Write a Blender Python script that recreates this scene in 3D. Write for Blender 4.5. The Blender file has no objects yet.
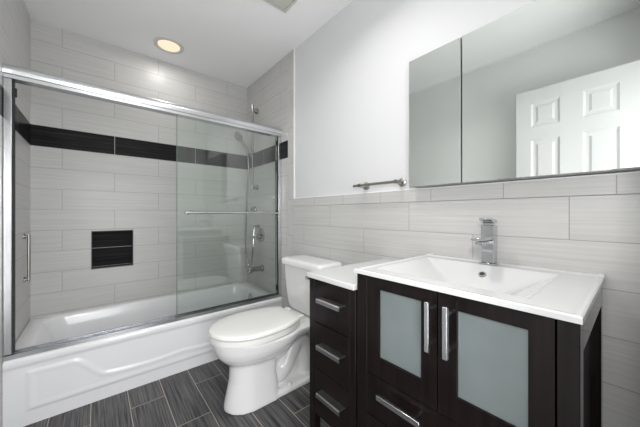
import bpy, bmesh, math, random
from mathutils import Vector, Matrix, Euler
R = math.radians
scene = bpy.context.scene
col = scene.collection

# ------------------------------------------------------------------ camera, world, lights, exposure
CAM_Z = 1.082
cam_d = bpy.data.cameras.new('camera'); cam = bpy.data.objects.new('camera', cam_d); col.objects.link(cam)
cam.location = (0, 0, CAM_Z); cam.rotation_euler = (R(90), 0, R(50.1 - 90))
cam_d.sensor_width = 36; cam_d.lens = 265.6 / 640 * 36; cam_d.clip_start = 0.01
scene.camera = cam

world = bpy.data.worlds.new('world'); scene.world = world; world.use_nodes = True
world.node_tree.nodes['Background'].inputs[0].default_value = (0.9, 0.95, 1, 1)
world.node_tree.nodes['Background'].inputs[1].default_value = 0.2

def area_light(name, loc, size, power, color, rot=(0, 0, 0), shape='DISK', sy=None, spread=180):
    d = bpy.data.lights.new(name, 'AREA'); d.energy = power; d.color = color; d.shape = shape; d.size = size
    if sy: d.size_y = sy
    d.spread = R(spread)
    o = bpy.data.objects.new(name, d); col.objects.link(o); o.location = loc; o.rotation_euler = rot
    return o
area_light('doorway_fill', (0.16, -0.32, 0.95), 0.54, 14, (0.98, 0.99, 1), rot=(R(90), 0, 0), shape='RECTANGLE', sy=1.8)   # added soft fill light just behind the doorway, brightening tub and apron
area_light('camera_fill', (0.0, -0.055, 1.36), 0.06, 3.3, (1, 1, 1), rot=(R(88), 0, R(-50)))   # added small fill light at the camera, lifting the lower vanity wall
vs = scene.view_settings
vs.view_transform = 'Standard'; vs.look = 'None'; vs.gamma = 1; vs.use_curve_mapping = False
vs.exposure = 0.80

# ------------------------------------------------------------------ dimensions
XL, XW = -0.3605, 1.236        # left wall, vanity wall
YF, YB = -0.03, 2.707          # doorway wall, wall behind the tub
CZ = 2.437
TUBY = 1.99

# ------------------------------------------------------------------ materials
def lin(r, g, b):
    f = lambda v: ((v / 255 + 0.055) / 1.055) ** 2.4 if v > 10 else v / 255 / 12.92
    return (f(r), f(g), f(b), 1)
def mat(name):
    m = bpy.data.materials.new(name); m.use_nodes = True
    nt = m.node_tree; return m, nt, nt.nodes['Principled BSDF']
def N(nt, typ, **kw):
    n = nt.nodes.new(typ)
    for k, v in kw.items(): setattr(n, k, v)
    return n
def plain(name, colr, rough=0.5, metal=0.0, coat=0.0, noise=0.0, nscale=30, bump=0.0, spec=0.5):
    m, nt, b = mat(name)
    b.inputs['Roughness'].default_value = rough; b.inputs['Metallic'].default_value = metal
    b.inputs['Coat Weight'].default_value = coat; b.inputs['Coat Roughness'].default_value = 0.05
    b.inputs['Specular IOR Level'].default_value = spec
    tc = N(nt, 'ShaderNodeTexCoord'); nz = N(nt, 'ShaderNodeTexNoise'); nz.inputs['Scale'].default_value = nscale
    nz.inputs['Detail'].default_value = 3
    nt.links.new(tc.outputs['Object'], nz.inputs['Vector'])
    mx = N(nt, 'ShaderNodeMix', data_type='RGBA')
    c = colr; d = tuple(min(1, v * (1 - noise)) for v in c[:3]) + (1,)
    mx.inputs[6].default_value = c; mx.inputs[7].default_value = d
    nt.links.new(nz.outputs['Fac'], mx.inputs[0]); nt.links.new(mx.outputs[2], b.inputs['Base Color'])
    if bump:
        bp = N(nt, 'ShaderNodeBump'); bp.inputs['Strength'].default_value = bump; bp.inputs['Distance'].default_value = 0.001
        nt.links.new(nz.outputs['Fac'], bp.inputs['Height']); nt.links.new(bp.outputs[0], b.inputs['Normal'])
    return m

def tile(name, ua, va, du, dv, w, h, c_lo, c_hi, grout, streak=(2.0, 110.0), rough=0.32, mortar=0.0016, band=None, gv=None, contrast=(0.3, 0.75), spec=0.35):
    """planks laid in half bond; ua / va are the object axes the tile runs along and across"""
    m, nt, b = mat(name); L = nt.links.new
    tc = N(nt, 'ShaderNodeTexCoord'); sp = N(nt, 'ShaderNodeSeparateXYZ'); L(tc.outputs['Object'], sp.inputs[0])
    def add(o, v):
        a = N(nt, 'ShaderNodeMath', operation='ADD'); L(o, a.inputs[0]); a.inputs[1].default_value = v; return a.outputs[0]
    u, v = sp.outputs[ua], sp.outputs[va]
    cb = N(nt, 'ShaderNodeCombineXYZ'); L(add(u, du), cb.inputs[0]); L(add(v, dv), cb.inputs[1])
    br = N(nt, 'ShaderNodeTexBrick'); br.offset = 0.5; br.offset_frequency = 2; br.squash = 1
    L(cb.outputs[0], br.inputs['Vector'])
    br.inputs['Scale'].default_value = 1; br.inputs['Brick Width'].default_value = w; br.inputs['Row Height'].default_value = h
    br.inputs['Mortar Size'].default_value = mortar; br.inputs['Mortar Smooth'].default_value = 0.1; br.inputs['Bias'].default_value = 0
    br.inputs['Color1'].default_value = (0, 0, 0, 1); br.inputs['Color2'].default_value = (1, 1, 1, 1); br.inputs['Mortar'].default_value = (.5, .5, .5, 1)
    # streaks, shifted per plank
    ml = N(nt, 'ShaderNodeVectorMath', operation='MULTIPLY'); L(cb.outputs[0], ml.inputs[0]); ml.inputs[1].default_value = (streak[0], streak[1], 1)
    sh = N(nt, 'ShaderNodeVectorMath', operation='MULTIPLY_ADD'); L(br.outputs['Color'], sh.inputs[0]); sh.inputs[1].default_value = (3, 7, 9); L(ml.outputs[0], sh.inputs[2])
    nz = N(nt, 'ShaderNodeTexNoise'); nz.inputs['Scale'].default_value = 1; nz.inputs['Detail'].default_value = 4; nz.inputs['Roughness'].default_value = 0.65
    L(sh.outputs[0], nz.inputs['Vector'])
    cr = N(nt, 'ShaderNodeValToRGB'); cr.color_ramp.elements[0].position = contrast[0]; cr.color_ramp.elements[1].position = contrast[1]
    cr.color_ramp.elements[0].color = c_lo; cr.color_ramp.elements[1].color = c_hi
    L(nz.outputs['Fac'], cr.inputs[0])
    out = cr.outputs['Color']; gcol = None
    if band:
        b0, b1, blo, bhi, bg = band
        g = N(nt, 'ShaderNodeMath', operation='GREATER_THAN'); L(v, g.inputs[0]); g.inputs[1].default_value = b0
        l = N(nt, 'ShaderNodeMath', operation='LESS_THAN'); L(v, l.inputs[0]); l.inputs[1].default_value = b1
        k = N(nt, 'ShaderNodeMath', operation='MULTIPLY'); L(g.outputs[0], k.inputs[0]); L(l.outputs[0], k.inputs[1])
        c2 = N(nt, 'ShaderNodeValToRGB'); c2.color_ramp.elements[0].position = 0.4; c2.color_ramp.elements[1].position = 0.8
        c2.color_ramp.elements[0].color = blo; c2.color_ramp.elements[1].color = bhi
        L(nz.outputs['Fac'], c2.inputs[0])
        mb = N(nt, 'ShaderNodeMix', data_type='RGBA'); L(k.outputs[0], mb.inputs[0]); L(out, mb.inputs[6]); L(c2.outputs['Color'], mb.inputs[7])
        out = mb.outputs[2]
        mg = N(nt, 'ShaderNodeMix', data_type='RGBA'); L(k.outputs[0], mg.inputs[0]); mg.inputs[6].default_value = grout; mg.inputs[7].default_value = bg
        gcol = mg.outputs[2]
    elif gv:   # grout of varying tint
        n2 = N(nt, 'ShaderNodeTexNoise'); n2.inputs['Scale'].default_value = 2.5; L(cb.outputs[0], n2.inputs['Vector'])
        mg = N(nt, 'ShaderNodeMix', data_type='RGBA'); L(n2.outputs['Fac'], mg.inputs[0]); mg.inputs[6].default_value = grout; mg.inputs[7].default_value = gv
        gcol = mg.outputs[2]
    mx = N(nt, 'ShaderNodeMix', data_type='RGBA'); L(br.outputs['Fac'], mx.inputs[0]); L(out, mx.inputs[6])
    mx.inputs[7].default_value = grout
    if gcol: L(gcol, mx.inputs[7])
    L(mx.outputs[2], b.inputs['Base Color'])
    b.inputs['Roughness'].default_value = rough; b.inputs['Specular IOR Level'].default_value = spec
    if band:
        ms = N(nt, 'ShaderNodeMapRange'); L(k.outputs[0], ms.inputs[0]); ms.inputs[3].default_value = spec; ms.inputs[4].default_value = 0.12; L(ms.outputs[0], b.inputs['Specular IOR Level'])
    bp = N(nt, 'ShaderNodeBump'); bp.inputs['Strength'].default_value = 0.25; bp.inputs['Distance'].default_value = 0.0015; bp.invert = True
    L(br.outputs['Fac'], bp.inputs['Height']); L(bp.outputs[0], b.inputs['Normal'])
    return m

T_LO, T_HI, T_GR = lin(190, 189, 187), lin(207, 206, 204), lin(160, 158, 156)
BAND = (1.556, 1.705, lin(14, 14, 16), lin(54, 53, 55), lin(190, 188, 184))
PITCH = 0.149
M = {}
M['tile_back'] = tile('grey_plank_tile_back', 0, 2, -0.104 + 6.1, -0.066 + PITCH, 0.61, PITCH, T_LO, T_HI, T_GR, band=BAND)
M['tile_end'] = tile('grey_plank_tile_tub_ends', 1, 2, -2.33 + 6.1, -0.066 + PITCH, 0.61, PITCH, T_LO, T_HI, T_GR, band=BAND)
M['tile_wainscot'] = tile('grey_plank_tile_wainscot', 1, 2, -0.15 + 6.1, -(1.141 - 7 * PITCH) + PITCH * 3, 0.61, PITCH, T_LO, T_HI, T_GR)
M['tile_cap'] = tile('grey_cut_tile_top_course', 1, 2, -0.042 + 6.0, -1.141 + PITCH * 3, 0.3, PITCH, T_LO, T_HI, T_GR)
M['tile_edge'] = tile('grey_edge_tile', 1, 2, 0.9, 0.0, 2.0, 0.30, T_LO, T_HI, T_GR, streak=(40, 3))
M['tile_dark'] = tile('black_plank_tile_niche', 0, 2, 9.0, -0.655 + PITCH, 4.0, PITCH, lin(10, 10, 12), lin(44, 43, 46), lin(190, 189, 187), rough=0.5, spec=0.1, contrast=(0.42, 0.75))
M['floor'] = tile('charcoal_plank_floor_tile', 1, 0, -1.80 + 0.305 + 6.1, -0.138 + 1.68, 0.61, 0.168, lin(30, 30, 32), lin(118, 116, 117), lin(150, 136, 116), streak=(3.0, 150.0), rough=0.38, mortar=0.0022, gv=lin(175, 170, 164), contrast=(0.36, 0.74))
M['paint'] = plain('white_wall_paint', lin(219, 219, 221), 0.6, noise=0.01, nscale=6)
M['paint_grey'] = plain('pale_grey_wall_paint', lin(238, 239, 237), 0.6, noise=0.01, nscale=6)
M['ceiling'] = plain('white_ceiling_paint', lin(248, 248, 248), 0.8, noise=0.01, nscale=6)
M['trim'] = plain('white_edge_trim', lin(245, 245, 245), 0.35)
M['ceramic'] = plain('white_glazed_ceramic', lin(240, 240, 239), 0.12, coat=0.3, noise=0.01, nscale=4)
M['basin'] = plain('white_basin_ceramic', lin(210, 210, 210), 0.12, coat=0.3, noise=0.01, nscale=4)
M['seat'] = plain('white_toilet_seat_plastic', lin(238, 237, 234), 0.2, noise=0.01, nscale=4)
M['tub'] = plain('white_tub_enamel', lin(239, 239, 241), 0.16, coat=0.2, noise=0.01, nscale=4)
M['chrome'] = plain('polished_chrome', (0.56, 0.57, 0.59, 1), 0.06, metal=1, noise=0.03, nscale=8)
M['satin'] = plain('satin_aluminium', (0.72, 0.73, 0.75, 1), 0.24, metal=1, noise=0.05, nscale=12)
M['shower'] = plain('dark_chrome', (0.42, 0.42, 0.43, 1), 0.12, metal=1, noise=0.05, nscale=12)
M['nickel'] = plain('brushed_nickel', (0.42, 0.40, 0.37, 1), 0.28, metal=1, noise=0.08, nscale=25)
M['alu_dark'] = plain('dull_aluminium', (0.40, 0.40, 0.40, 1), 0.35, metal=1, noise=0.05, nscale=20)
M['pull'] = plain('brushed_aluminium_pull', (0.40, 0.40, 0.41, 1), 0.36, metal=1, noise=0.06, nscale=30)
M['niche_metal'] = plain('dull_grey_metal', (0.16, 0.16, 0.155, 1), 0.5, metal=0.6, noise=0.05, nscale=20)
M['rubber'] = plain('black_rubber', (0.01, 0.01, 0.01, 1), 0.6, noise=0.1)
M['hole'] = plain('dark_drain_interior', (0.02, 0.02, 0.018, 1), 0.5, noise=0.1)
M['mirror'] = plain('mirror_silvering', (0.70, 0.73, 0.71, 1), 0.008, metal=1, noise=0.01, nscale=3)
M['vent'] = plain('off_white_vent_plastic', lin(214, 214, 205), 0.5, noise=0.02)
M['door'] = plain('white_door_paint', lin(216, 216, 216), 0.45, noise=0.01)

def dark_wood():
    m, nt, b = mat('espresso_stained_wood'); L = nt.links.new
    tc = N(nt, 'ShaderNodeTexCoord'); mp = N(nt, 'ShaderNodeMapping'); mp.inputs['Scale'].default_value = (60, 60, 3)
    nz = N(nt, 'ShaderNodeTexNoise'); nz.inputs['Scale'].default_value = 1; nz.inputs['Detail'].default_value = 5
    L(tc.outputs['Object'], mp.inputs[0]); L(mp.outputs[0], nz.inputs['Vector'])
    cr = N(nt, 'ShaderNodeValToRGB'); cr.color_ramp.elements[0].color = (0.0045, 0.0026, 0.0027, 1); cr.color_ramp.elements[1].color = (0.012, 0.0068, 0.007, 1)
    cr.color_ramp.elements[0].position = 0.3; cr.color_ramp.elements[1].position = 0.75
    L(nz.outputs['Fac'], cr.inputs[0]); L(cr.outputs[0], b.inputs['Base Color'])
    b.inputs['Roughness'].default_value = 0.4; b.inputs['Specular IOR Level'].default_value = 0.12; b.inputs['Coat Weight'].default_value = 1.0; b.inputs['Coat IOR'].default_value = 1.22; b.inputs['Coat Roughness'].default_value = 0.08
    return m
M['wood'] = dark_wood()

def clear_glass():
    m = bpy.data.materials.new('green_tinted_shower_glass'); m.use_nodes = True; nt = m.node_tree; nt.nodes.clear(); L = nt.links.new
    out = N(nt, 'ShaderNodeOutputMaterial'); mx = N(nt, 'ShaderNodeMixShader'); tr = N(nt, 'ShaderNodeBsdfTransparent'); gl = N(nt, 'ShaderNodeBsdfGlossy')
    tr.inputs[0].default_value = (0.980, 0.994, 0.986, 1); gl.inputs['Roughness'].default_value = 0.0; gl.inputs[0].default_value = (1, 1, 1, 1)
    fr = N(nt, 'ShaderNodeFresnel'); fr.inputs['IOR'].default_value = 1.5
    ge = N(nt, 'ShaderNodeNewGeometry')          # same reflectance from either face of the pane
    L(ge.outputs['Normal'], fr.inputs['Normal'])
    L(fr.outputs[0], mx.inputs[0]); L(tr.outputs[0], mx.inputs[1]); L(gl.outputs[0], mx.inputs[2]); L(mx.outputs[0], out.inputs[0])
    return m
M['glass'] = clear_glass()
def frosted():
    m, nt, b = mat('frosted_cabinet_glass'); L = nt.links.new
    tc = N(nt, 'ShaderNodeTexCoord'); nz = N(nt, 'ShaderNodeTexNoise'); nz.inputs['Scale'].default_value = 9; nz.inputs['Detail'].default_value = 4
    L(tc.outputs['Object'], nz.inputs['Vector'])
    cr = N(nt, 'ShaderNodeValToRGB'); cr.color_ramp.elements[0].color = lin(104, 112, 112); cr.color_ramp.elements[1].color = lin(122, 130, 130)
    L(nz.outputs['Fac'], cr.inputs[0]); L(cr.outputs[0], b.inputs['Base Color'])
    b.inputs['Roughness'].default_value = 0.1; b.inputs['Specular IOR Level'].default_value = 0.6
    return m
M['frosted'] = frosted()
def lamp_mat():
    m = bpy.data.materials.new('warm_lamp_lens'); m.use_nodes = True; nt = m.node_tree; nt.nodes.clear()
    out = N(nt, 'ShaderNodeOutputMaterial'); e = N(nt, 'ShaderNodeEmission'); tc = N(nt, 'ShaderNodeTexCoord'); nz = N(nt, 'ShaderNodeTexNoise')
    cr = N(nt, 'ShaderNodeValToRGB'); cr.color_ramp.elements[0].color = (1.0, 0.78, 0.57, 1); cr.color_ramp.elements[1].color = (1.0, 0.83, 0.64, 1)
    nz.inputs['Scale'].default_value = 20
    nt.links.new(tc.outputs['Object'], nz.inputs['Vector']); nt.links.new(nz.outputs['Fac'], cr.inputs[0]); nt.links.new(cr.outputs[0], e.inputs[0])
    e.inputs[1].default_value = 0.63; nt.links.new(e.outputs[0], out.inputs[0]); return m
M['lamp'] = lamp_mat()

# ------------------------------------------------------------------ mesh helpers
def wloc(o):
    v = Vector((0, 0, 0))
    while o: v += o.location; o = o.parent
    return v
def obj(name, bm, m, parent=None, bevel=0.0, seg=2, sharp=35, loc=None, kind=None, mods=None):
    bmesh.ops.remove_doubles(bm, verts=bm.verts, dist=1e-6)
    bmesh.ops.recalc_face_normals(bm, faces=bm.faces)
    me = bpy.data.meshes.new(name); 
    o = bpy.data.objects.new(name, me); col.objects.link(o)
    if parent is not None: o.parent = parent
    if loc is not None: o.location = Vector(loc) - (wloc(parent) if parent else Vector())
    off = wloc(o)
    bmesh.ops.translate(bm, verts=bm.verts, vec=-off)
    bm.to_mesh(me); bm.free()
    for p in me.polygons: p.use_smooth = True
    if sharp is not None: me.set_sharp_from_angle(angle=R(sharp))
    me.materials.append(m if not isinstance(m, str) else M[m])
    if bevel:
        b = o.modifiers.new('bevel', 'BEVEL'); b.width = bevel; b.segments = seg; b.limit_method = 'ANGLE'; b.angle_limit = R(40); b.harden_normals = False
    if kind: o['kind'] = kind
    return o
def tag(o, label, cat, group=None):
    o['label'] = label; o['category'] = cat
    if group: o['group'] = group
    return o
def thing(name, loc, label, cat, group=None):
    o = bpy.data.objects.new(name, None); col.objects.link(o); o.location = loc; o.empty_display_size = 0.05
    return tag(o, label, cat, group)
def NB(): return bmesh.new()
def box(bm, x0, x1, y0, y1, z0, z1):
    v = [bm.verts.new((x, y, z)) for x in (x0, x1) for y in (y0, y1) for z in (z0, z1)]
    for f in ((0, 1, 3, 2), (4, 6, 7, 5), (0, 4, 5, 1), (2, 3, 7, 6), (0, 2, 6, 4), (1, 5, 7, 3)): bm.faces.new([v[i] for i in f])
    return bm
def B(*a): return box(NB(), *a)
def loft(bm, rings, cap0=True, cap1=True, closed=True):
    vr = [[bm.verts.new(p) for p in r] for r in rings]
    n = len(vr[0])
    for a, b in zip(vr, vr[1:]):
        for i in range(n if closed else n - 1):
            j = (i + 1) % n; bm.faces.new((a[i], a[j], b[j], b[i]))
    if cap0: bm.faces.new(vr[0][::-1])
    if cap1: bm.faces.new(vr[-1])
    return bm
def frame_of(d):
    d = d.normalized(); a = Vector((0, 0, 1)) if abs(d.z) < 0.9 else Vector((1, 0, 0))
    u = d.cross(a).normalized(); return u, d.cross(u).normalized()
def cyl(bm, p, q, r, n=20, r2=None):
    p, q = Vector(p), Vector(q); u, w = frame_of(q - p); r2 = r if r2 is None else r2
    ring = lambda c, rr: [c + (u * math.cos(2 * math.pi * i / n) + w * math.sin(2 * math.pi * i / n)) * rr for i in range(n)]
    return loft(bm, [ring(p, r), ring(q, r2)])
def revolve(bm, p, axis, prof, n=28):
    """profile of (distance along axis, radius)"""
    p, axis = Vector(p), Vector(axis).normalized(); u, w = frame_of(axis)
    rings = [[p + axis * t + (u * math.cos(2 * math.pi * i / n) + w * math.sin(2 * math.pi * i / n)) * max(r, 1e-4) for i in range(n)] for t, r in prof]
    return loft(bm, rings)
def tube(bm, pts, r, n=10, sub=8):
    """smooth tube through points (Catmull-Rom)"""
    P = [Vector(p) for p in pts]; Q = [P[0]] + P + [P[-1]]; path = []
    for i in range(1, len(Q) - 2):
        for k in range(sub):
            t = k / sub; a, b, c, d = Q[i - 1], Q[i], Q[i + 1], Q[i + 2]
            path.append(0.5 * ((2 * b) + (c - a) * t + (2 * a - 5 * b + 4 * c - d) * t * t + (3 * b - a - 3 * c + d) * t ** 3))
    path.append(P[-1])
    u = None; rings = []
    for i, p in enumerate(path):
        d = (path[min(i + 1, len(path) - 1)] - path[max(i - 1, 0)]).normalized()
        if u is None: u, w = frame_of(d)
        else:
            u = (u - d * u.dot(d)).normalized(); w = d.cross(u)
        rr = r(i / (len(path) - 1)) if callable(r) else r
        rings.append([p + (u * math.cos(2 * math.pi * k / n) + w * math.sin(2 * math.pi * k / n)) * rr for k in range(n)])
    return loft(bm, rings)
def prism(bm, prof, axis, a, b):
    """extrude a closed 2-D profile along axis 'x' (prof = y,z), 'y' (x,z) or 'z' (x,y)"""
    mk = {'x': lambda t, p: (t, p[0], p[1]), 'y': lambda t, p: (p[0], t, p[1]), 'z': lambda t, p: (p[0], p[1], t)}[axis]
    return loft(bm, [[mk(a, p) for p in prof], [mk(b, p) for p in prof]])
def rrect(x0, x1, y0, y1, r, n=8, z=None):
    pts = []
    for cx, cy, a0 in ((x1 - r, y1 - r, 0), (x0 + r, y1 - r, 90), (x0 + r, y0 + r, 180), (x1 - r, y0 + r, 270)):
        for i in range(n + 1):
            a = R(a0 + 90 * i / n); pts.append((cx + r * math.cos(a), cy + r * math.sin(a)) if z is None else (cx + r * math.cos(a), cy + r * math.sin(a), z))
    return pts
S = 'structure'

# ------------------------------------------------------------------ the room shell
TW = 0.12
HY = -1.9                                    # far end of the hallway behind the doorway
obj('floor', B(XL - TW, XW + TW, HY - 0.1, YB + TW, -0.1, 0), 'floor', kind=S)
obj('ceiling', B(XL - TW, XW + TW, HY - 0.1, YB + TW, CZ, CZ + 0.1), 'ceiling', kind=S)
NX0, NX1, NZ0, NZ1 = -0.041, 0.228, 0.648, 0.946
bm = NB()
box(bm, XL, NX0, YB, YB + TW, 0, CZ); box(bm, NX1, XW, YB, YB + TW, 0, CZ)
box(bm, NX0, NX1, YB, YB + TW, 0, NZ0); box(bm, NX0, NX1, YB, YB + TW, NZ1, CZ); box(bm, NX0, NX1, YB + 0.10, YB + TW, NZ0, NZ1)
obj('wall_back', bm, 'tile_back', kind=S)
TY = 1.905                                   # field tile stops here, then an upright edge strip to 1.815
obj('wall_right', B(XW + 0.008, XW + TW, HY, YB + TW, 0, CZ), 'paint', kind=S)
obj('wall_right_shower', B(XW, XW + 0.008, TY, YB, 0, CZ), 'tile_end', kind=S)
obj('trim_1', B(XW, XW + 0.008, 1.815, TY - 0.002, 0, CZ), 'tile_edge', kind=S)
obj('wall_right_wainscot', B(XW, XW + 0.008, YF, 1.813, 0, 1.140), 'tile_wainscot', kind=S)
obj('trim_2', B(XW, XW + 0.008, YF, 1.813, 1.1415, 1.203), 'tile_cap', kind=S)
obj('trim_3', B(XW - 0.001, XW + 0.008, YF, 1.813, 1.2035, 1.208), 'trim', kind=S)
obj('trim_4', B(XW - 0.002, XW + 0.008, 1.810, 1.8145, 1.2035, CZ), 'trim', kind=S)
obj('wall_left', B(XL - TW, XL - 0.008, HY, YB + TW, 0, CZ), 'paint_grey', kind=S)
obj('wall_left_shower', B(XL - 0.008, XL, 1.815, YB, 0, CZ), 'tile_end', kind=S)
DX0, DX1, DZ = -0.262, 0.44, 2.065
bm = NB()
box(bm, XL, DX0, YF - TW, YF, 0, CZ); box(bm, DX1, XW, YF - TW, YF, 0, CZ); box(bm, DX0, DX1, YF - TW, YF, DZ, CZ)
obj('wall_front', bm, 'paint_grey', kind=S)
obj('wall_hallway', B(XL - TW, XW + TW, HY - 0.1, HY, 0, CZ), 'paint_grey', kind=S)
bm = NB()
box(bm, DX0 - 0.001, DX0 + 0.018, YF - TW - 0.004, YF - 0.002, 0, DZ); box(bm, DX1 - 0.018, DX1 + 0.001, YF - TW - 0.004, YF - 0.002, 0, DZ); box(bm, DX0, DX1, YF - TW - 0.004, YF - 0.002, DZ - 0.018, DZ + 0.001)
obj('trim_5', bm, 'door', kind=S)

# six-panel door, swung open against the left wall (seen in the mirror)
def six_panel_door():
    t = bpy.data.objects.new('door_1', None); col.objects.link(t); t.location = (-0.26, -0.02, 0.01); t['kind'] = S
    x0, x1 = -0.275, -0.240; y0, y1, z0, z1 = -0.022, 0.632, 0.012, 2.045
    bm = NB(); box(bm, x0, x1 - 0.008, y0, y1, z0, z1)
    ys = [y0, 0.074, 0.246, 0.366, 0.537, y1]; zs = [z0, 0.24, 0.78, 0.98, 1.655, 1.755, 1.945, z1]
    for i in range(5):                        # raised stiles and rails
        for j in range(7):
            if i in (1, 3) and j in (1, 3, 5): 
                a, b, c, d = ys[i], ys[i + 1], zs[j], zs[j + 1]; g = 0.03
                loft(bm, [[(x1 - 0.008, a + g, c + g), (x1 - 0.008, b - g, c + g), (x1 - 0.008, b - g, d - g), (x1 - 0.008, a + g, d - g)],
                          [(x1 - 0.002, a + g + .014, c + g + .014), (x1 - 0.002, b - g - .014, c + g + .014), (x1 - 0.002, b - g - .014, d - g - .014), (x1 - 0.002, a + g + .014, d - g - .014)]], cap0=False)
                # moulding slope round the opening
                loft(bm, [[(x1, a, c), (x1, b, c), (x1, b, d), (x1, a, d)], [(x1 - 0.008, a + .014, c + .014), (x1 - 0.008, b - .014, c + .014), (x1 - 0.008, b - .014, d - .014), (x1 - 0.008, a + .014, d - .014)]], cap0=False, cap1=False)
            else: box(bm, x1 - 0.008, x1, ys[i], ys[i + 1], zs[j], zs[j + 1])
    obj('door_panel', bm, 'door', t, sharp=20)
    bm = NB(); revolve(bm, (x1, 0.575, 0.95), (1, 0, 0), [(0, 0.032), (0.008, 0.032), (0.01, 0.012), (0.03, 0.012), (0.034, 0.024), (0.05, 0.027), (0.06, 0.018), (0.062, 0.0)])
    obj('door_knob', bm, 'nickel', t)
six_panel_door()

# ------------------------------------------------------------------ ceiling fittings
def downlight(x, y, label, power, color, size=0.15, spread=140):
    t = thing('recessed_light', (x, y, CZ), label, 'ceiling light', 'recessed ceiling lights')
    bm = NB(); revolve(bm, (x, y, CZ - 0.0005), (0, 0, -1), [(0, 0.108), (0.004, 0.107), (0.008, 0.098), (0.008, 0.084), (0.003, 0.080), (0, 0.08)], 48)
    obj('trim_ring', bm, 'vent', t)
    bm = NB(); revolve(bm, (x, y, CZ - 0.0015), (0, 0, -1), [(0, 0.079), (0.003, 0.078), (0.0045, 0.04), (0.005, 0.0)], 48)
    obj('lens', bm, 'lamp', t)
    l = area_light('recessed_light_lamp', (0, 0, -0.012), size, power, color, spread=spread); l.parent = t
downlight(0.44, 2.425, 'round recessed ceiling light glowing warm above the bathtub', 1.0, (1, 0.98, 0.95), 0.15, 175)
downlight(0.66, 0.84, 'round recessed ceiling light over the floor in front of the vanity, lighting the white wall', 3.0, (1, 0.99, 0.97))
downlight(0.36, 0.10, 'round recessed ceiling light just inside the doorway by the open white door', 1.9, (1, 0.99, 0.98), 0.3)
def vent():
    t = thing('ceiling_vent', (0.81, 1.36, CZ), 'square off-white exhaust fan cover in the white ceiling', 'vent')
    x0, x1, y0, y1 = 0.655, 0.968, 1.205, 1.519
    bm = NB()
    r = lambda d, z: [(x0 + d, y0 + d, z), (x1 - d, y0 + d, z), (x1 - d, y1 - d, z), (x0 + d, y1 - d, z)]
    loft(bm, [r(0, CZ - 0.0005), r(0.002, CZ - 0.010), r(0.016, CZ - 0.016), r(0.020, CZ - 0.016), r(0.021, CZ - 0.006)], cap0=True, cap1=True)
    obj('frame', bm, 'vent', t)
    bm = NB(); ri = lambda d, z: [(x0 + d, y0 + d, z), (x1 - d, y0 + d, z), (x1 - d, y1 - d, z), (x0 + d, y1 - d, z)]
    loft(bm, [ri(0.027, CZ - 0.0055), ri(0.027, CZ - 0.016), ri(0.030, CZ - 0.018), ri(0.12, CZ - 0.018), ri(0.124, CZ - 0.015), ri(0.128, CZ - 0.018)])
    obj('cover_panel', bm, 'vent', t)
vent()

# ------------------------------------------------------------------ wall niche
def niche():
    t = thing('wall_niche', ((NX0 + NX1) / 2, YB, NZ0), 'rectangular black-tiled niche with silver frame in the wall behind the tub', 'wall niche')
    bm = B(NX0 + 0.001, NX1 - 0.001, YB + 0.088, YB + 0.099, NZ0 + 0.001, NZ1 - 0.001)
    obj('tiled_back', bm, 'tile_dark', t, loc=(0, 0, 0))
    bm = NB(); x0, x1, z0, z1 = NX0 + 0.0005, NX1 - 0.0005, NZ0 + 0.0005, NZ1 - 0.0005; w = 0.007
    y0, y1 = YB - 0.003, YB + 0.088
    box(bm, x0, x0 + 0.004, y0, y1, z0, z1); box(bm, x1 - 0.004, x1, y0, y1, z0, z1); box(bm, x0, x1, y0, y1, z1 - 0.004, z1); box(bm, x0, x1, y0, y1, z0, z0 + 0.006)
    obj('frame', bm, 'niche_metal', t)
niche()

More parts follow.
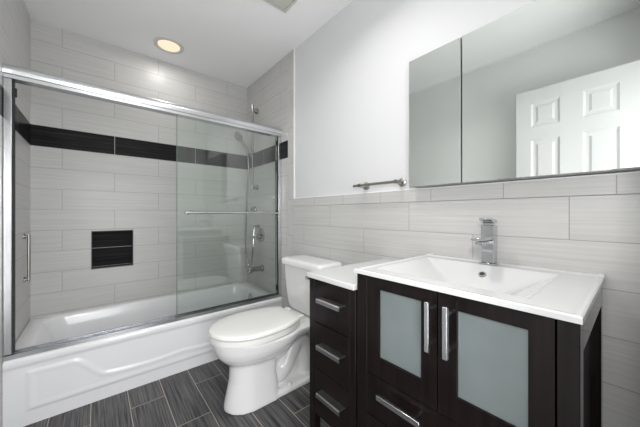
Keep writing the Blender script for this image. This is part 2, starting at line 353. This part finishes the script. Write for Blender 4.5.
# ------------------------------------------------------------------ bathtub
def bathtub():
    t = thing('bathtub', (0.44, 2.35, 0), 'white alcove bathtub with a curved panel on its apron', 'bathtub')
    x0, x1, y0, y1, zt = XL + 0.001, XW - 0.001, TUBY, YB - 0.001, 0.352
    n = 8
    rg = lambda a, b, c, d, r, z: rrect(a, b, c, d, r, n, z)
    rings = [rg(x0, x1, y0 + 0.02, y1, 0.004, 0.0), rg(x0, x1, y0 + 0.02, y1, 0.004, zt - 0.05), rg(x0, x1, y0 + 0.004, y1, 0.004, zt - 0.045), rg(x0, x1, y0, y1, 0.004, zt - 0.035),
             rg(x0, x1, y0, y1, 0.004, zt - 0.012), rg(x0 + .001, x1 - .001, y0 + 0.004, y1 - .001, 0.006, zt - 0.003), rg(x0 + .004, x1 - .004, y0 + 0.012, y1 - .002, 0.01, zt),
             rg(x0 + 0.07, x1 - 0.09, y0 + 0.085, y1 - 0.05, 0.10, zt), rg(x0 + 0.078, x1 - 0.097, y0 + 0.093, y1 - 0.056, 0.10, zt - 0.004), rg(x0 + 0.086, x1 - 0.102, y0 + 0.10, y1 - 0.062, 0.10, zt - 0.016),
             rg(x0 + 0.13, x1 - 0.112, y0 + 0.112, y1 - 0.075, 0.10, 0.22), rg(x0 + 0.19, x1 - 0.125, y0 + 0.125, y1 - 0.088, 0.10, 0.11), rg(x0 + 0.22, x1 - 0.14, y0 + 0.14, y1 - 0.10, 0.10, 0.085), rg(x0 + 0.26, x1 - 0.18, y0 + 0.18, y1 - 0.14, 0.08, 0.072)]
    obj('tub_body', loft(NB(), rings), 'tub', t, sharp=50)
    # apron with its embossed panel
    bm = NB(); nx, nz = 260, 90; ax0, ax1, az0, az1 = x0, x1, 0.0, zt - 0.04
    def top(x):
        xc = (x0 + x1) / 2; a = abs(x - xc); edge = (x1 - x0) / 2
        q = (edge - a)                      # distance in from the nearer end
        if q < 0.255: base = 0.272 - 0.10 * max(0, (0.16 - q)) ** 2
        else: base = 0.272
        s = min(1, max(0, (q - 0.255) / 0.155)); s = s * s * (3 - 2 * s)
        return base * (1 - s) + s * (0.152 - 0.012 * math.sin(min(1, max(0, (q - 0.41) / 0.39)) * math.pi))
    ss = lambda e: (lambda q: q * q * (3 - 2 * q))(min(1, max(0, e)))
    grid = []
    for j in range(nz + 1):
        row = []
        for i in range(nx + 1):
            x = ax0 + (ax1 - ax0) * i / nx; z = az0 + (az1 - az0) * j / nz
            sl = (top(min(x + .004, x1)) - top(max(x - .004, x0))) / .008
            d = min((top(x) - z) / math.sqrt(1 + sl * sl), z - 0.078, x - (x0 + 0.085), (x1 - 0.085) - x)
            h = ss((d + 0.012) / 0.02) - 0.35 * ss((d - 0.012) / 0.02)
            row.append(bm.verts.new((x, y0 + 0.010 - 0.0048 * h, z)))
        grid.append(row)
    for j in range(nz):
        for i in range(nx): bm.faces.new((grid[j][i], grid[j][i + 1], grid[j + 1][i + 1], grid[j + 1][i]))
    fr = [grid[0][0], grid[0][-1], grid[-1][-1], grid[-1][0]]
    # return edges give the apron its thickness
    for line in (grid[0], grid[-1], [r[0] for r in grid], [r[-1] for r in grid]):
        back = [bm.verts.new((v.co.x, y0 + 0.0195, v.co.z)) for v in line]
        for a, b, c, d in zip(line, line[1:], back[1:], back): bm.faces.new((a, b, c, d))
    obj('apron', bm, 'tub', t, sharp=60)
    bm = NB(); revolve(bm, (x1 - 0.106, 2.39, 0.278), (-1, 0, 0.12), [(-0.004, 0.036), (0.008, 0.036), (0.013, 0.030), (0.015, 0.012), (0.015, 0.0)])
    obj('overflow_plate', bm, 'chrome', t)
    bm = NB(); revolve(bm, (x1 - 0.30, 2.35, 0.0725), (0, 0, 1), [(0, 0.034), (0.004, 0.034), (0.006, 0.024), (0.003, 0.02), (0.003, 0.0)])
    obj('drain', bm, 'chrome', t)
bathtub()

# ------------------------------------------------------------------ sliding shower door
def shower_door():
    t = thing('sliding_shower_door', (0.44, 2.03, 0.353), 'chrome-framed sliding glass shower door on the tub rim', 'shower door')
    xa, xb = XL + 0.001, XW - 0.001
    prof = [(2.062, 1.757), (2.002, 1.757), (2.000, 1.774), (1.992, 1.776)]
    for i in range(9):
        a = R(200 - i * 16); prof.append((2.012 + 0.026 * math.cos(a), 1.798 + 0.0265 * math.sin(a)))
    prof += [(2.05, 1.8245), (2.062, 1.818)]
    obj('header_rail', prism(NB(), prof, 'x', xa, xb), 'satin', t, sharp=28)
    prof = [(2.004, 0.353), (2.062, 0.353), (2.062, 0.378), (2.056, 0.378), (2.056, 0.364), (2.034, 0.364), (2.034, 0.374), (2.031, 0.374), (2.031, 0.364), (2.010, 0.364), (2.010, 0.374), (2.004, 0.374)]
    obj('bottom_track', prism(NB(), prof, 'x', xa, xb), 'satin', t)
    for s, x in ((1, xa), (-1, xb)):
        x2 = x + s * 0.030; a, b = min(x, x2), max(x, x2)
        obj('wall_jamb', B(a, b, 2.004, 2.062, 0.379, 1.756), 'satin', t, bevel=0.003)
        xs = x + s * 0.0305; a, b = min(xs, xs + s * 0.003), max(xs, xs + s * 0.003)
        obj('seal', B(a, b, 2.012, 2.054, 0.380, 1.755), 'rubber', t)
    for zz, s, x in ((1.69, 1, xa), (1.69, -1, xb), (1.09, -1, xb), (0.44, -1, xb)):
        xs = x + s * 0.036; a, b = min(xs, xs + s * 0.010), max(xs, xs + s * 0.010)
        obj('bumper', B(a, b, 2.008, 2.014, zz - 0.022, zz + 0.022), 'rubber', t)
    for y, name in ((2.020, 'outer'), (2.045, 'inner')):
        g = obj('glass_panel', B(0.417, 1.197, y - 0.003, y + 0.003, 0.366, 1.7555), 'glass', t)
        if name == 'outer':
            bm = NB(); zz, yb = 1.086, 1.972
            cyl(bm, (0.462, yb, zz), (1.188, yb, zz), 0.0085, 16)
            for x in (0.487, 1.165):
                cyl(bm, (x, yb, zz), (x, y - 0.003, zz), 0.007, 14); revolve(bm, (x, y - 0.0031, zz), (0, -1, 0), [(0, 0.014), (0.004, 0.014), (0.006, 0.010)], 20)
            obj('towel_rail', bm, 'satin', g)
        obj('edge_strip', B(0.4155, 0.417, y - 0.0032, y + 0.0032, 0.3665, 1.755), M['edge'], g)
M['edge'] = plain('polished_green_glass_edge', lin(120, 138, 128), 0.15, noise=0.05)
shower_door()

# ------------------------------------------------------------------ shower fittings on the right end wall
def slide_bar():
    t = thing('shower_slide_bar', (XW, 2.465, 1.316), 'tall chrome shower slide bar on the right end wall of the tub', 'shower rail')
    bx, by = XW - 0.052, 2.462
    obj('rail', cyl(NB(), (bx, by, 1.315), (bx, by, 2.165), 0.0105, 18), 'shower', t)
    for z in (2.11, 1.345):
        bm = NB(); cyl(bm, (bx, by, z), (XW - 0.006, by, z), 0.0125, 16); revolve(bm, (XW - 0.0005, by, z), (-1, 0, 0), [(0, 0.028), (0.014, 0.028), (0.018, 0.022), (0.03, 0.016)], 24)
        obj('wall_mount', bm, 'shower', t)
    bm = NB(); box(bm, bx - 0.018, bx + 0.014, by - 0.018, by + 0.018, 1.655, 1.70); cyl(bm, (bx, by + 0.012, 1.678), (bx - 0.012, by + 0.055, 1.688), 0.013, 16)
    obj('handset_holder', bm, 'shower', t, bevel=0.003)
slide_bar()
def hand_shower():
    t = thing('hand_shower', (XW - 0.066, 2.525, 1.70), 'chrome hand shower with hanging hose in the slide bar holder', 'hand shower')
    a = Vector((XW - 0.062, 2.535, 1.53)); b = Vector((XW - 0.070, 2.535, 1.70)); c = Vector((XW - 0.10, 2.57, 1.79)); d = Vector((XW - 0.125, 2.595, 1.84))
    obj('handle', tube(NB(), [a, b, c, d], lambda s: 0.0105 + 0.004 * s, 14), 'shower', t)
    ax = (Vector((-0.75, -0.25, -0.35))).normalized(); ce = Vector((XW - 0.135, 2.603, 1.868))
    bm = NB(); revolve(bm, ce - ax * 0.016, ax, [(0, 0.012), (0.004, 0.03), (0.014, 0.046), (0.024, 0.050), (0.028, 0.048)], 28)
    obj('spray_head', bm, 'shower', t)
    bm = NB(); revolve(bm, ce + ax * 0.0122, ax, [(0, 0.044), (0.003, 0.042), (0.004, 0.0)], 28)
    obj('spray_face', bm, 'alu_dark', t)
    pts = [a + Vector((0, 0, 0.004)), (XW - 0.066, 2.540, 1.40), (XW - 0.075, 2.555, 1.1), (XW - 0.078, 2.565, 0.80), (XW - 0.075, 2.555, 0.65), (XW - 0.066, 2.515, 0.545), (XW - 0.058, 2.475, 0.60), (XW - 0.054, 2.452, 0.74), (XW - 0.052, 2.442, 0.86), (XW - 0.050, 2.438, 0.93)]
    obj('hose', tube(NB(), pts, 0.0075, 10), 'shower', t)
    bm = NB(); cyl(bm, (XW - 0.05, 2.437, 0.928), (XW - 0.05, 2.437, 0.962), 0.012, 14); cyl(bm, (XW - 0.06, 2.437, 0.955), (XW - 0.004, 2.437, 0.955), 0.011, 14)
    revolve(bm, (XW - 0.0005, 2.437, 0.955), (-1, 0, 0), [(0, 0.020), (0.008, 0.020), (0.011, 0.016)], 22)
    obj('hose_outlet', bm, 'shower', t)
hand_shower()
def valve():
    t = thing('shower_valve', (XW, 2.39, 0.87), 'chrome round shower mixer plate with lever above the tub spout', 'shower valve')
    y, z = 2.385, 0.868
    bm = NB(); revolve(bm, (XW - 0.0005, y, z), (-1, 0, 0), [(0, 0.072), (0.006, 0.072), (0.010, 0.064), (0.012, 0.04), (0.013, 0.0)], 40)
    obj('plate', bm, 'shower', t)
    bm = NB(); revolve(bm, (XW - 0.0125, y, z - 0.014), (-1, 0, 0), [(0, 0.026), (0.035, 0.024), (0.042, 0.018), (0.043, 0.0)], 26)
    obj('hub', bm, 'shower', t)
    bm = NB(); tube(bm, [(XW - 0.040, y, z - 0.014), (XW - 0.052, y + 0.01, z - 0.016), (XW - 0.075, y + 0.03, z - 0.02)], 0.008, 12)
    obj('lever', bm, 'shower', t)
valve()
def diverter():
    t = thing('diverter_knob', (XW, 2.52, 1.125), 'small square chrome control on the tiled end wall above the round mixer plate', 'shower control')
    obj('plate', B(XW - 0.010, XW - 0.0005, 2.48, 2.54, 1.095, 1.155), 'shower', t, bevel=0.003)
    obj('knob', cyl(NB(), (XW - 0.0105, 2.51, 1.125), (XW - 0.045, 2.51, 1.125), 0.019, 22), 'shower', t, bevel=0.002)
diverter()
def spout():
    t = thing('tub_spout', (XW, 2.36, 0.56), 'chrome tub spout low on the right end wall over the bathtub', 'tub spout')
    y, z = 2.355, 0.548
    bm = NB(); revolve(bm, (XW - 0.0005, y, z), (-1, 0, 0), [(0, 0.034), (0.006, 0.034), (0.012, 0.028)], 26)
    obj('flange', bm, 'shower', t)
    bm = NB(); tube(bm, [(XW - 0.010, y, z), (XW - 0.06, y, z), (XW - 0.11, y, z - 0.002), (XW - 0.135, y, z - 0.012), (XW - 0.142, y, z - 0.03)], lambda s: 0.025 - 0.004 * s, 18)
    obj('spout', bm, 'shower', t)
spout()
def grab_bar():
    t = thing('grab_bar', (XL, 2.50, 0.66), 'short vertical chrome grab bar on the left wall of the tub alcove', 'grab bar')
    bx = XL + 0.021; y = 2.50
    bm = NB(); cyl(bm, (bx, y, 0.650), (bx, y, 0.948), 0.0075, 16)
    obj('bar', bm, 'nickel', t)
    for z in (0.936, 0.662):
        bm = NB(); cyl(bm, (bx, y, z), (XL + 0.006, y, z), 0.0075, 14); revolve(bm, (XL + 0.0005, y, z), (1, 0, 0), [(0, 0.018), (0.006, 0.018), (0.008, 0.012)], 20)
        obj('post', bm, 'nickel', t)
grab_bar()

# ------------------------------------------------------------------ toilet
def egg(z, xf, xr, hw, yc, xc=None, pf=2.0, pr=2.6, n=56):
    """outline from the front tip xf to the back xr"""
    if xc is None: xc = xf + (xr - xf) * 0.56
    pts = []
    for i in range(n):
        a = 2 * math.pi * i / n; c, s = math.cos(a), math.sin(a)
        p = pr if c > 0 else pf
        r = (abs(c) ** p + abs(s) ** p) ** (-1 / p)
        pts.append((xc + (xr - xc if c > 0 else xc - xf) * r * c, yc + hw * r * s, z))
    return pts
def lid(z, xf, xr, hw, yc):
    return [(min(x, xr), y, z) for x, y, z in egg(z, xf, xr + 0.06, hw, yc, xc=0.69, pr=2.2, n=72)]
def toilet():
    yc = 1.450
    t = thing('toilet', (0.85, yc, 0), 'white two-piece toilet with closed lid between the tub and the dark cabinets', 'toilet')
    bm = NB()
    loft(bm, [egg(0.236, 0.562, 0.88, 0.088, yc), egg(0.254, 0.543, 0.90, 0.112, yc), egg(0.276, 0.518, 0.92, 0.136, yc), egg(0.304, 0.495, 0.95, 0.158, yc),
              egg(0.335, 0.481, 0.98, 0.173, yc), egg(0.358, 0.475, 1.0, 0.180, yc), egg(0.384, 0.470, 1.0, 0.185, yc), egg(0.390, 0.474, 1.0, 0.181, yc)])
    loft(bm, [egg(0.0, 0.530, 0.835, 0.112, yc, pr=6, xc=.68), egg(0.02, 0.532, 0.83, 0.109, yc, pr=6, xc=.68), egg(0.08, 0.545, 0.825, 0.102, yc, pr=6, xc=.68), egg(0.15, 0.560, 0.82, 0.097, yc, pr=5, xc=.68), egg(0.265, 0.566, 0.84, 0.096, yc, pr=4, xc=.68)])
    # back shelf that carries the tank, sloping up beneath
    sh = lambda z, xa, hw: rrect(xa, 1.215, yc - hw, yc + hw, 0.03, 8, z)
    prism(bm, [(0.84, 0.235), (0.92, 0.29), (1.02, 0.330), (1.20, 0.335), (1.215, 0.345), (1.215, 0.391), (0.80, 0.391), (0.80, 0.235)], 'y', yc - 0.105, yc + 0.105)
    loft(bm, [sh(0.318, 0.90, 0.095), sh(0.335, 0.87, 0.125), sh(0.352, 0.84, 0.146), sh(0.368, 0.80, 0.155), sh(0.391, 0.80, 0.158)])
    # foot plate and the curved trapway behind the pedestal
    loft(bm, [rrect(0.70, 1.10, yc - 0.102, yc + 0.102, 0.05, 8, 0.0), rrect(0.70, 1.10, yc - 0.102, yc + 0.102, 0.05, 8, 0.022), rrect(0.70, 1.09, yc - 0.092, yc + 0.092, 0.05, 8, 0.036)])
    tube(bm, [(0.72, yc, 0.12), (0.82, yc, 0.085), (0.90, yc, 0.11), (0.955, yc, 0.20), (1.0, yc, 0.255), (1.055, yc, 0.22), (1.075, yc, 0.12), (1.06, yc, 0.01)], 0.062, 18)
    box(bm, 0.80, 1.04, yc - 0.022, yc + 0.022, 0.02, 0.36)
    o = obj('bowl', bm, 'ceramic', t, sharp=None)
    rm = o.modifiers.new('remesh', 'REMESH'); rm.mode = 'VOXEL'; rm.voxel_size = 0.006; rm.use_smooth_shade = True
    sm = o.modifiers.new('smooth', 'SMOOTH'); sm.factor = 0.5; sm.iterations = 6
    z = 0.3945
    obj('seat', loft(NB(), [lid(z, 0.464, 0.950, 0.180, yc), lid(z + .003, 0.457, 0.954, 0.187, yc), lid(z + .029, 0.457, 0.954, 0.187, yc), lid(z + .031, 0.460, 0.952, 0.184, yc), lid(z + .0312, 0.50, 0.92, 0.15, yc)]), 'seat', t, sharp=50)
    z = 0.4320
    obj('seat_lid', loft(NB(), [lid(z, 0.50, 0.92, 0.15, yc), lid(z + .0002, 0.458, 0.955, 0.186, yc), lid(z + .0015, 0.455, 0.957, 0.189, yc), lid(z + .012, 0.455, 0.957, 0.189, yc), lid(z + .017, 0.460, 0.952, 0.184, yc),
        lid(z + .0205, 0.474, 0.940, 0.170, yc), lid(z + .0232, 0.53, 0.89, 0.12, yc), lid(z + .0242, 0.62, 0.80, 0.05, yc)]), 'seat', t, sharp=50)
    for s in (-1, 1):
        bm = NB()
        loft(bm, [rrect(0.968, 1.005, yc + s * 0.075 - 0.025, yc + s * 0.075 + 0.025, 0.01, 5, 0.392), rrect(0.968, 1.005, yc + s * 0.075 - 0.025, yc + s * 0.075 + 0.025, 0.01, 5, 0.436), rrect(0.972, 1.001, yc + s * 0.075 - 0.021, yc + s * 0.075 + 0.021, 0.01, 5, 0.440)])
        obj('seat_hinge', bm, 'seat', t)
    ty0, ty1 = yc - 0.215, yc + 0.215
    rg = lambda z, dx, dy, r=0.035: rrect(1.035 + dx, 1.218, ty0 + dy, ty1 - dy, r, 8, z)
    obj('tank', loft(NB(), [rg(0.3930, 0.045, 0.05), rg(0.412, 0.03, 0.032), rg(0.44, 0.02, 0.022), rg(0.56, 0.008, 0.010), rg(0.7165, 0, 0)]), 'ceramic', t, sharp=50)
    rg = lambda z, d, r=0.035: rrect(1.020 + d, 1.228 - d * 0.3, ty0 - 0.014 + d, ty1 + 0.014 - d, r, 8, z)
    obj('tank_lid', loft(NB(), [rg(0.7175, 0.006), rg(0.7205, 0.001), rg(0.726, 0), rg(0.749, 0), rg(0.758, 0.004), rg(0.763, 0.012), rg(0.7655, 0.03, 0.03), rg(0.7662, 0.07, 0.02)]), 'ceramic', t, sharp=70)
    bm = NB(); revolve(bm, (1.0375, 1.352, 0.674), (-1, 0, 0), [(0, 0.015), (0.010, 0.015), (0.016, 0.012), (0.022, 0.010), (0.024, 0.0)], 24); tube(bm, [(1.021, 1.352, 0.674), (1.016, 1.325, 0.673), (1.015, 1.285, 0.668)], 0.0065, 12)
    obj('flush_lever', bm, 'shower', t)
    for s in (-1, 1):
        bm = NB(); revolve(bm, (0.90, yc + s * 0.085, 0.034), (0, 0, 1), [(0, 0.014), (0.012, 0.013), (0.018, 0.008), (0.019, 0.0)], 18)
        obj('bolt_cap', bm, 'seat', t)
toilet()

# ------------------------------------------------------------------ vanity
XF = 0.705
def edge_pull(name, y0, y1, z, x, parent):
    """square bar pull lying along y, on two posts"""
    bm = NB(); box(bm, x - 0.034, x - 0.024, y0, y1, z - 0.008, z + 0.008)
    o = obj(name, bm, 'satin', parent, bevel=0.0012)
    for y in (y0 + 0.02, y1 - 0.02): obj('post', B(x - 0.0245, x - 0.0005, y - 0.005, y + 0.005, z - 0.005, z + 0.005), 'chrome', o)
    return o
def vanity():
    Y0, Y1, ZT = 0.070, 0.638, 0.874
    t = thing('vanity_cabinet', (0.97, 0.355, 0), 'espresso vanity cabinet with two frosted glass doors under the washbasin', 'vanity cabinet')
    D0, D1 = 0.106, 0.594                       # door zone between the posts
    for (xa, xb) in ((XF, XF + 0.045), (XW - 0.075, XW - 0.03)):
        for (ya, yb) in ((Y0, Y0 + 0.034), (Y1 - 0.044, Y1)):
            obj('corner_post', B(xa, xb, ya, yb, 0.0, ZT), 'wood', t, bevel=0.0015)
    for za, zb in ((0.805, ZT), (0.24, 0.29)): obj('side_rail', B(XF + 0.045, XW - 0.075, Y0, Y0 + 0.018, za, zb), 'wood', t)
    bm = NB()
    box(bm, XF + 0.045, XW - 0.04, Y0 + 0.022, Y0 + 0.034, 0.24, ZT - 0.001); box(bm, XF + 0.045, XW - 0.04, Y1 - 0.030, Y1 - 0.018, 0.24, ZT - 0.001)
    box(bm, XF + 0.022, XW - 0.04, Y0 + 0.034, Y1 - 0.030, 0.24, 0.258); box(bm, XW - 0.040, XW - 0.030, Y0 + 0.034, Y1 - 0.030, 0.258, ZT - 0.001)
    box(bm, XF + 0.022, XW - 0.04, Y0 + 0.034, Y1 - 0.030, 0.545, 0.56)
    obj('carcass', bm, 'wood', t)
    mid = 0.3475
    ZD0, ZD1 = 0.545, 0.870
    for (a, b, hy, ga, gb) in ((mid + 0.0015, D1 - 0.001, 0.362, 0.395, 0.5425), (D0 + 0.001, mid - 0.0015, 0.3135, 0.150, 0.297)):
        f = NB(); g0, g1 = 0.609, 0.833
        box(f, XF, XF + 0.02, a, ga, ZD0, ZD1); box(f, XF, XF + 0.02, gb, b, ZD0, ZD1); box(f, XF, XF + 0.02, ga, gb, ZD0, g0); box(f, XF, XF + 0.02, ga, gb, g1, ZD1)
        d = obj('door', f, 'wood', t)
        obj('frosted_pane', B(XF + 0.007, XF + 0.012, ga + 0.0005, gb - 0.0005, g0 + 0.0005, g1 - 0.0005), 'frosted', d)
        bm = NB(); box(bm, XF - 0.034, XF - 0.022, hy - 0.006, hy + 0.006, 0.711, 0.845)
        for z in (0.731, 0.825): box(bm, XF - 0.0225, XF - 0.0005, hy - 0.005, hy + 0.005, z - 0.005, z + 0.005)
        obj('handle', bm, 'satin', d, bevel=0.0012)
    for z0, z1 in ((0.405, 0.542), (0.262, 0.402)):
        d = obj('drawer', B(XF, XF + 0.02, D0 + 0.001, D1 - 0.001, z0, z1), 'wood', t, bevel=0.0012)
        edge_pull('handle', 0.383, 0.529, 0.502, XF, d) if z0 > 0.4 else edge_pull('handle', 0.275, 0.431, (z0 + z1) / 2, XF, d)
vanity()

def washbasin():
    t = thing('washbasin', (0.96, 0.36, 0.8745), 'white ceramic countertop washbasin on the espresso vanity', 'washbasin')
    x0, x1, y0, y1 = 0.692, XW - 0.001, 0.0655, 0.643; zb, zt = 0.8745, 0.889
    bm = NB(); nx, ny = 90, 110
    ss = lambda q: (lambda c: c * c * (3 - 2 * c))(min(1, max(0, q)))
    bx0, bx1, by0, by1 = 0.765, 1.135, 0.160, 0.605
    def h(x, y):
        # slightly dished deck inside a raised rim; higher ledge at the back
        e = min(x - x0, y - y0, y1 - y)
        z = zt - 0.0035 * ss((e - 0.008) / 0.012)
        z += 0.0035 * ss((x - 1.185) / 0.012)
        # basin: shallow ramps at the ends, long slope at the back
        dx0, dx1, dy0, dy1 = (x - bx0) / 0.06, (bx1 - x) / 0.115, (y - by0) / 0.15, (by1 - y) / 0.17
        d = min(dx0, dx1, dy0, dy1)
        if d > 0:
            d = min(sum(max(q, 1e-4) ** -9 for q in (dx0, dx1, dy0, dy1)) ** (-1 / 9), 1.0); z -= 0.095 * (d if d < 0.85 else 0.85 + (d - 0.85) * (1 - (d - 0.85) / 0.3)) * ss(d / 0.12 + 0.3)
        return z
    xs = sorted(set([x0, x0 + .002, x0 + .004] + [x0 + (x1 - x0) * i / nx for i in range(nx + 1)])); ys = sorted(set([y0 + .002, y1 - .002] + [y0 + (y1 - y0) * j / ny for j in range(ny + 1)]))
    g = []
    for x in xs:
        row = []
        for y in ys:
            e = min(x - x0, y - y0, y1 - y); z = h(x, y)
            if e < 0.003: z -= 0.003 * (1 - e / 0.003)
            row.append(bm.verts.new((x, y, z)))
        g.append(row)
    for i in range(len(xs) - 1):
        for j in range(len(ys) - 1): bm.faces.new((g[i][j], g[i + 1][j], g[i + 1][j + 1], g[i][j + 1]))
    loop = [r[0] for r in g] + g[-1][1:] + [r[-1] for r in g[::-1]][1:] + g[0][::-1][1:-1]
    low = [bm.verts.new((v.co.x, v.co.y, zb)) for v in loop]
    for i in range(len(loop)):
        j = (i + 1) % len(loop); bm.faces.new((loop[i], loop[j], low[j], low[i]))
    obj('basin', bm, 'basin', t, sharp=32)
    dz = h(0.90, 0.37); bm = NB(); revolve(bm, (0.90, 0.37, dz - 0.001), (0, 0, 1), [(0, 0.030), (0.004, 0.030), (0.006, 0.026), (0.0045, 0.021), (0.007, 0.019), (0.008, 0.0)], 28)
    obj('drain', bm, 'chrome', t)
    nrm = Vector((-0.62, 0, 0.78)).normalized()
    oc = Vector((1.098, 0.371, h(1.098, 0.371)))
    bm = NB(); revolve(bm, oc, nrm, [(-0.004, 0.0135), (0.002, 0.0135), (0.004, 0.012), (0.004, 0.0092), (0.001, 0.009)], 28)
    ring = obj('overflow_ring', bm, 'nickel', t)
    obj('overflow_hole', revolve(NB(), oc + nrm * 0.001, nrm, [(-0.002, 0.0088), (0.0008, 0.0088), (0.001, 0.0)], 24), 'hole', ring)
washbasin()

def faucet():
    t = thing('basin_faucet', (1.165, 0.377, 0.886), 'square chrome single-lever faucet standing on the washbasin', 'faucet')
    y = 0.370; z0 = 0.8862
    obj('base_plate', B(1.140, 1.192, y - 0.028, y + 0.026, z0, z0 + 0.006), 'chrome', t, bevel=0.001)
    obj('body', B(1.145, 1.187, y - 0.022, y + 0.021, z0 + 0.0062, 1.036), 'chrome', t, bevel=0.0015)
    bm = NB(); box(bm, 1.042, 1.1448, y - 0.020, y + 0.020, 0.983, 0.993); box(bm, 1.062, 1.1448, y - 0.014, y + 0.014, 0.966, 0.979); box(bm, 1.075, 1.1448, y - 0.010, y + 0.010, 0.979, 0.983)
    obj('spout', bm, 'chrome', t, bevel=0.0015)
    bm = NB(); box(bm, 1.150, 1.183, y - 0.016, y + 0.016, 1.0362, 1.045)
    prism(bm, [(1.186, 1.0455), (1.186, 1.0575), (1.122, 1.0645), (1.122, 1.0585), (1.15, 1.0455)], 'y', y - 0.022, y + 0.021)
    obj('lever', bm, 'chrome', t, bevel=0.001)
faucet()

def drawer_tower():
    Y0, Y1, ZT = 0.645, 0.914, 0.808
    t = thing('drawer_cabinet', (0.97, 0.785, 0), 'narrow espresso cabinet of three drawers between the vanity and the toilet', 'cabinet')
    for (xa, xb) in ((XF, XF + 0.035), (XW - 0.065, XW - 0.03)):
        for (ya, yb) in ((Y0, Y0 + 0.032), (Y1 - 0.032, Y1)):
            obj('corner_post', B(xa, xb, ya, yb, 0.0, ZT), 'wood', t, bevel=0.0015)
    bm = NB()
    for (a, b) in ((Y0 + 0.004, Y0 + 0.018), (Y1 - 0.018, Y1 - 0.004)): box(bm, XF + 0.035, XW - 0.065, a, b, 0.22, ZT - 0.001)
    box(bm, XF + 0.024, XW - 0.035, Y0 + 0.0325, Y1 - 0.0325, 0.22, 0.236); box(bm, XF + 0.024, XW - 0.035, Y0 + 0.0325, Y1 - 0.0325, ZT - 0.016, ZT - 0.001); box(bm, XW - 0.045, XW - 0.036, Y0 + 0.0325, Y1 - 0.0325, 0.236, ZT - 0.016)
    obj('carcass', bm, 'wood', t)
    for z0, z1, hz in ((0.627, 0.804, 0.733), (0.432, 0.624, 0.545), (0.238, 0.429, 0.353)):
        d = obj('drawer', B(XF + 0.001, XF + 0.02, Y0 + 0.033, Y1 - 0.033, z0, z1), 'wood', t, bevel=0.0012)
        prof = [(XF + 0.0005, hz + 0.008), (XF - 0.030, hz + 0.008), (XF - 0.034, hz + 0.005), (XF - 0.034, hz - 0.009), (XF - 0.031, hz - 0.009), (XF - 0.031, hz + 0.003), (XF + 0.0005, hz + 0.004)]
        obj('handle', prism(NB(), prof, 'y', 0.697, 0.830), 'pull', d)
    return t
drawer_tower()
o = obj('cabinet_top', B(0.692, XW - 0.001, 0.6445, 0.918, 0.8085, 0.829), 'basin', None, bevel=0.003, seg=3, loc=(0.97, 0.79, 0.8085))
tag(o, 'white slab top on the narrow drawer cabinet, a step lower than the washbasin', 'countertop')

# ------------------------------------------------------------------ mirror cabinet and towel bar
def mirror_cabinet():
    t = thing('mirror_cabinet', (XW, 0.355, 1.212), 'two-door mirrored medicine cabinet on the wall above the washbasin', 'mirror cabinet')
    z0, z1 = 1.2125, 1.834; y0, y1 = -0.022, 0.728
    obj('cabinet_body', B(XW - 0.032, XW + 0.0075, y0 + 0.01, y1 - 0.012, z0 - 0.001, z1 - 0.002), 'alu_dark', t)
    for a, b in ((y0, 0.4785), (0.4830, y1)):
        d = obj('mirror_door', B(XW - 0.0495, XW - 0.0325, a, b, z0, z1), 'alu_dark', t)
        f = NB()
        r = lambda e, x: [(x, a + e, z0 + e), (x, b - e, z0 + e), (x, b - e, z1 - e), (x, a + e, z1 - e)]
        loft(f, [r(0.0005, XW - 0.0496), r(0.0005, XW - 0.052), r(0.002, XW - 0.0535)])
        obj('mirror', f, 'mirror', d, sharp=10)
mirror_cabinet()
def towel_bar():
    t = thing('towel_bar', (XW, 0.93, 1.245), 'short brushed nickel towel bar on the white wall beside the mirror', 'towel bar')
    bx = XW - 0.055; z = 1.247
    obj('bar', cyl(NB(), (bx, 0.772, z), (bx, 1.098, z), 0.0078, 18), 'nickel', t, bevel=0.001)
    for y in (0.802, 1.048):
        bm = NB(); revolve(bm, (XW + 0.0075, y, z), (-1, 0, 0), [(0, 0.023), (0.008, 0.023), (0.012, 0.018), (0.014, 0.0115), (0.066, 0.0115), (0.072, 0.010), (0.072, 0.0)], 24)
        obj('post', bm, 'nickel', t)
towel_bar()
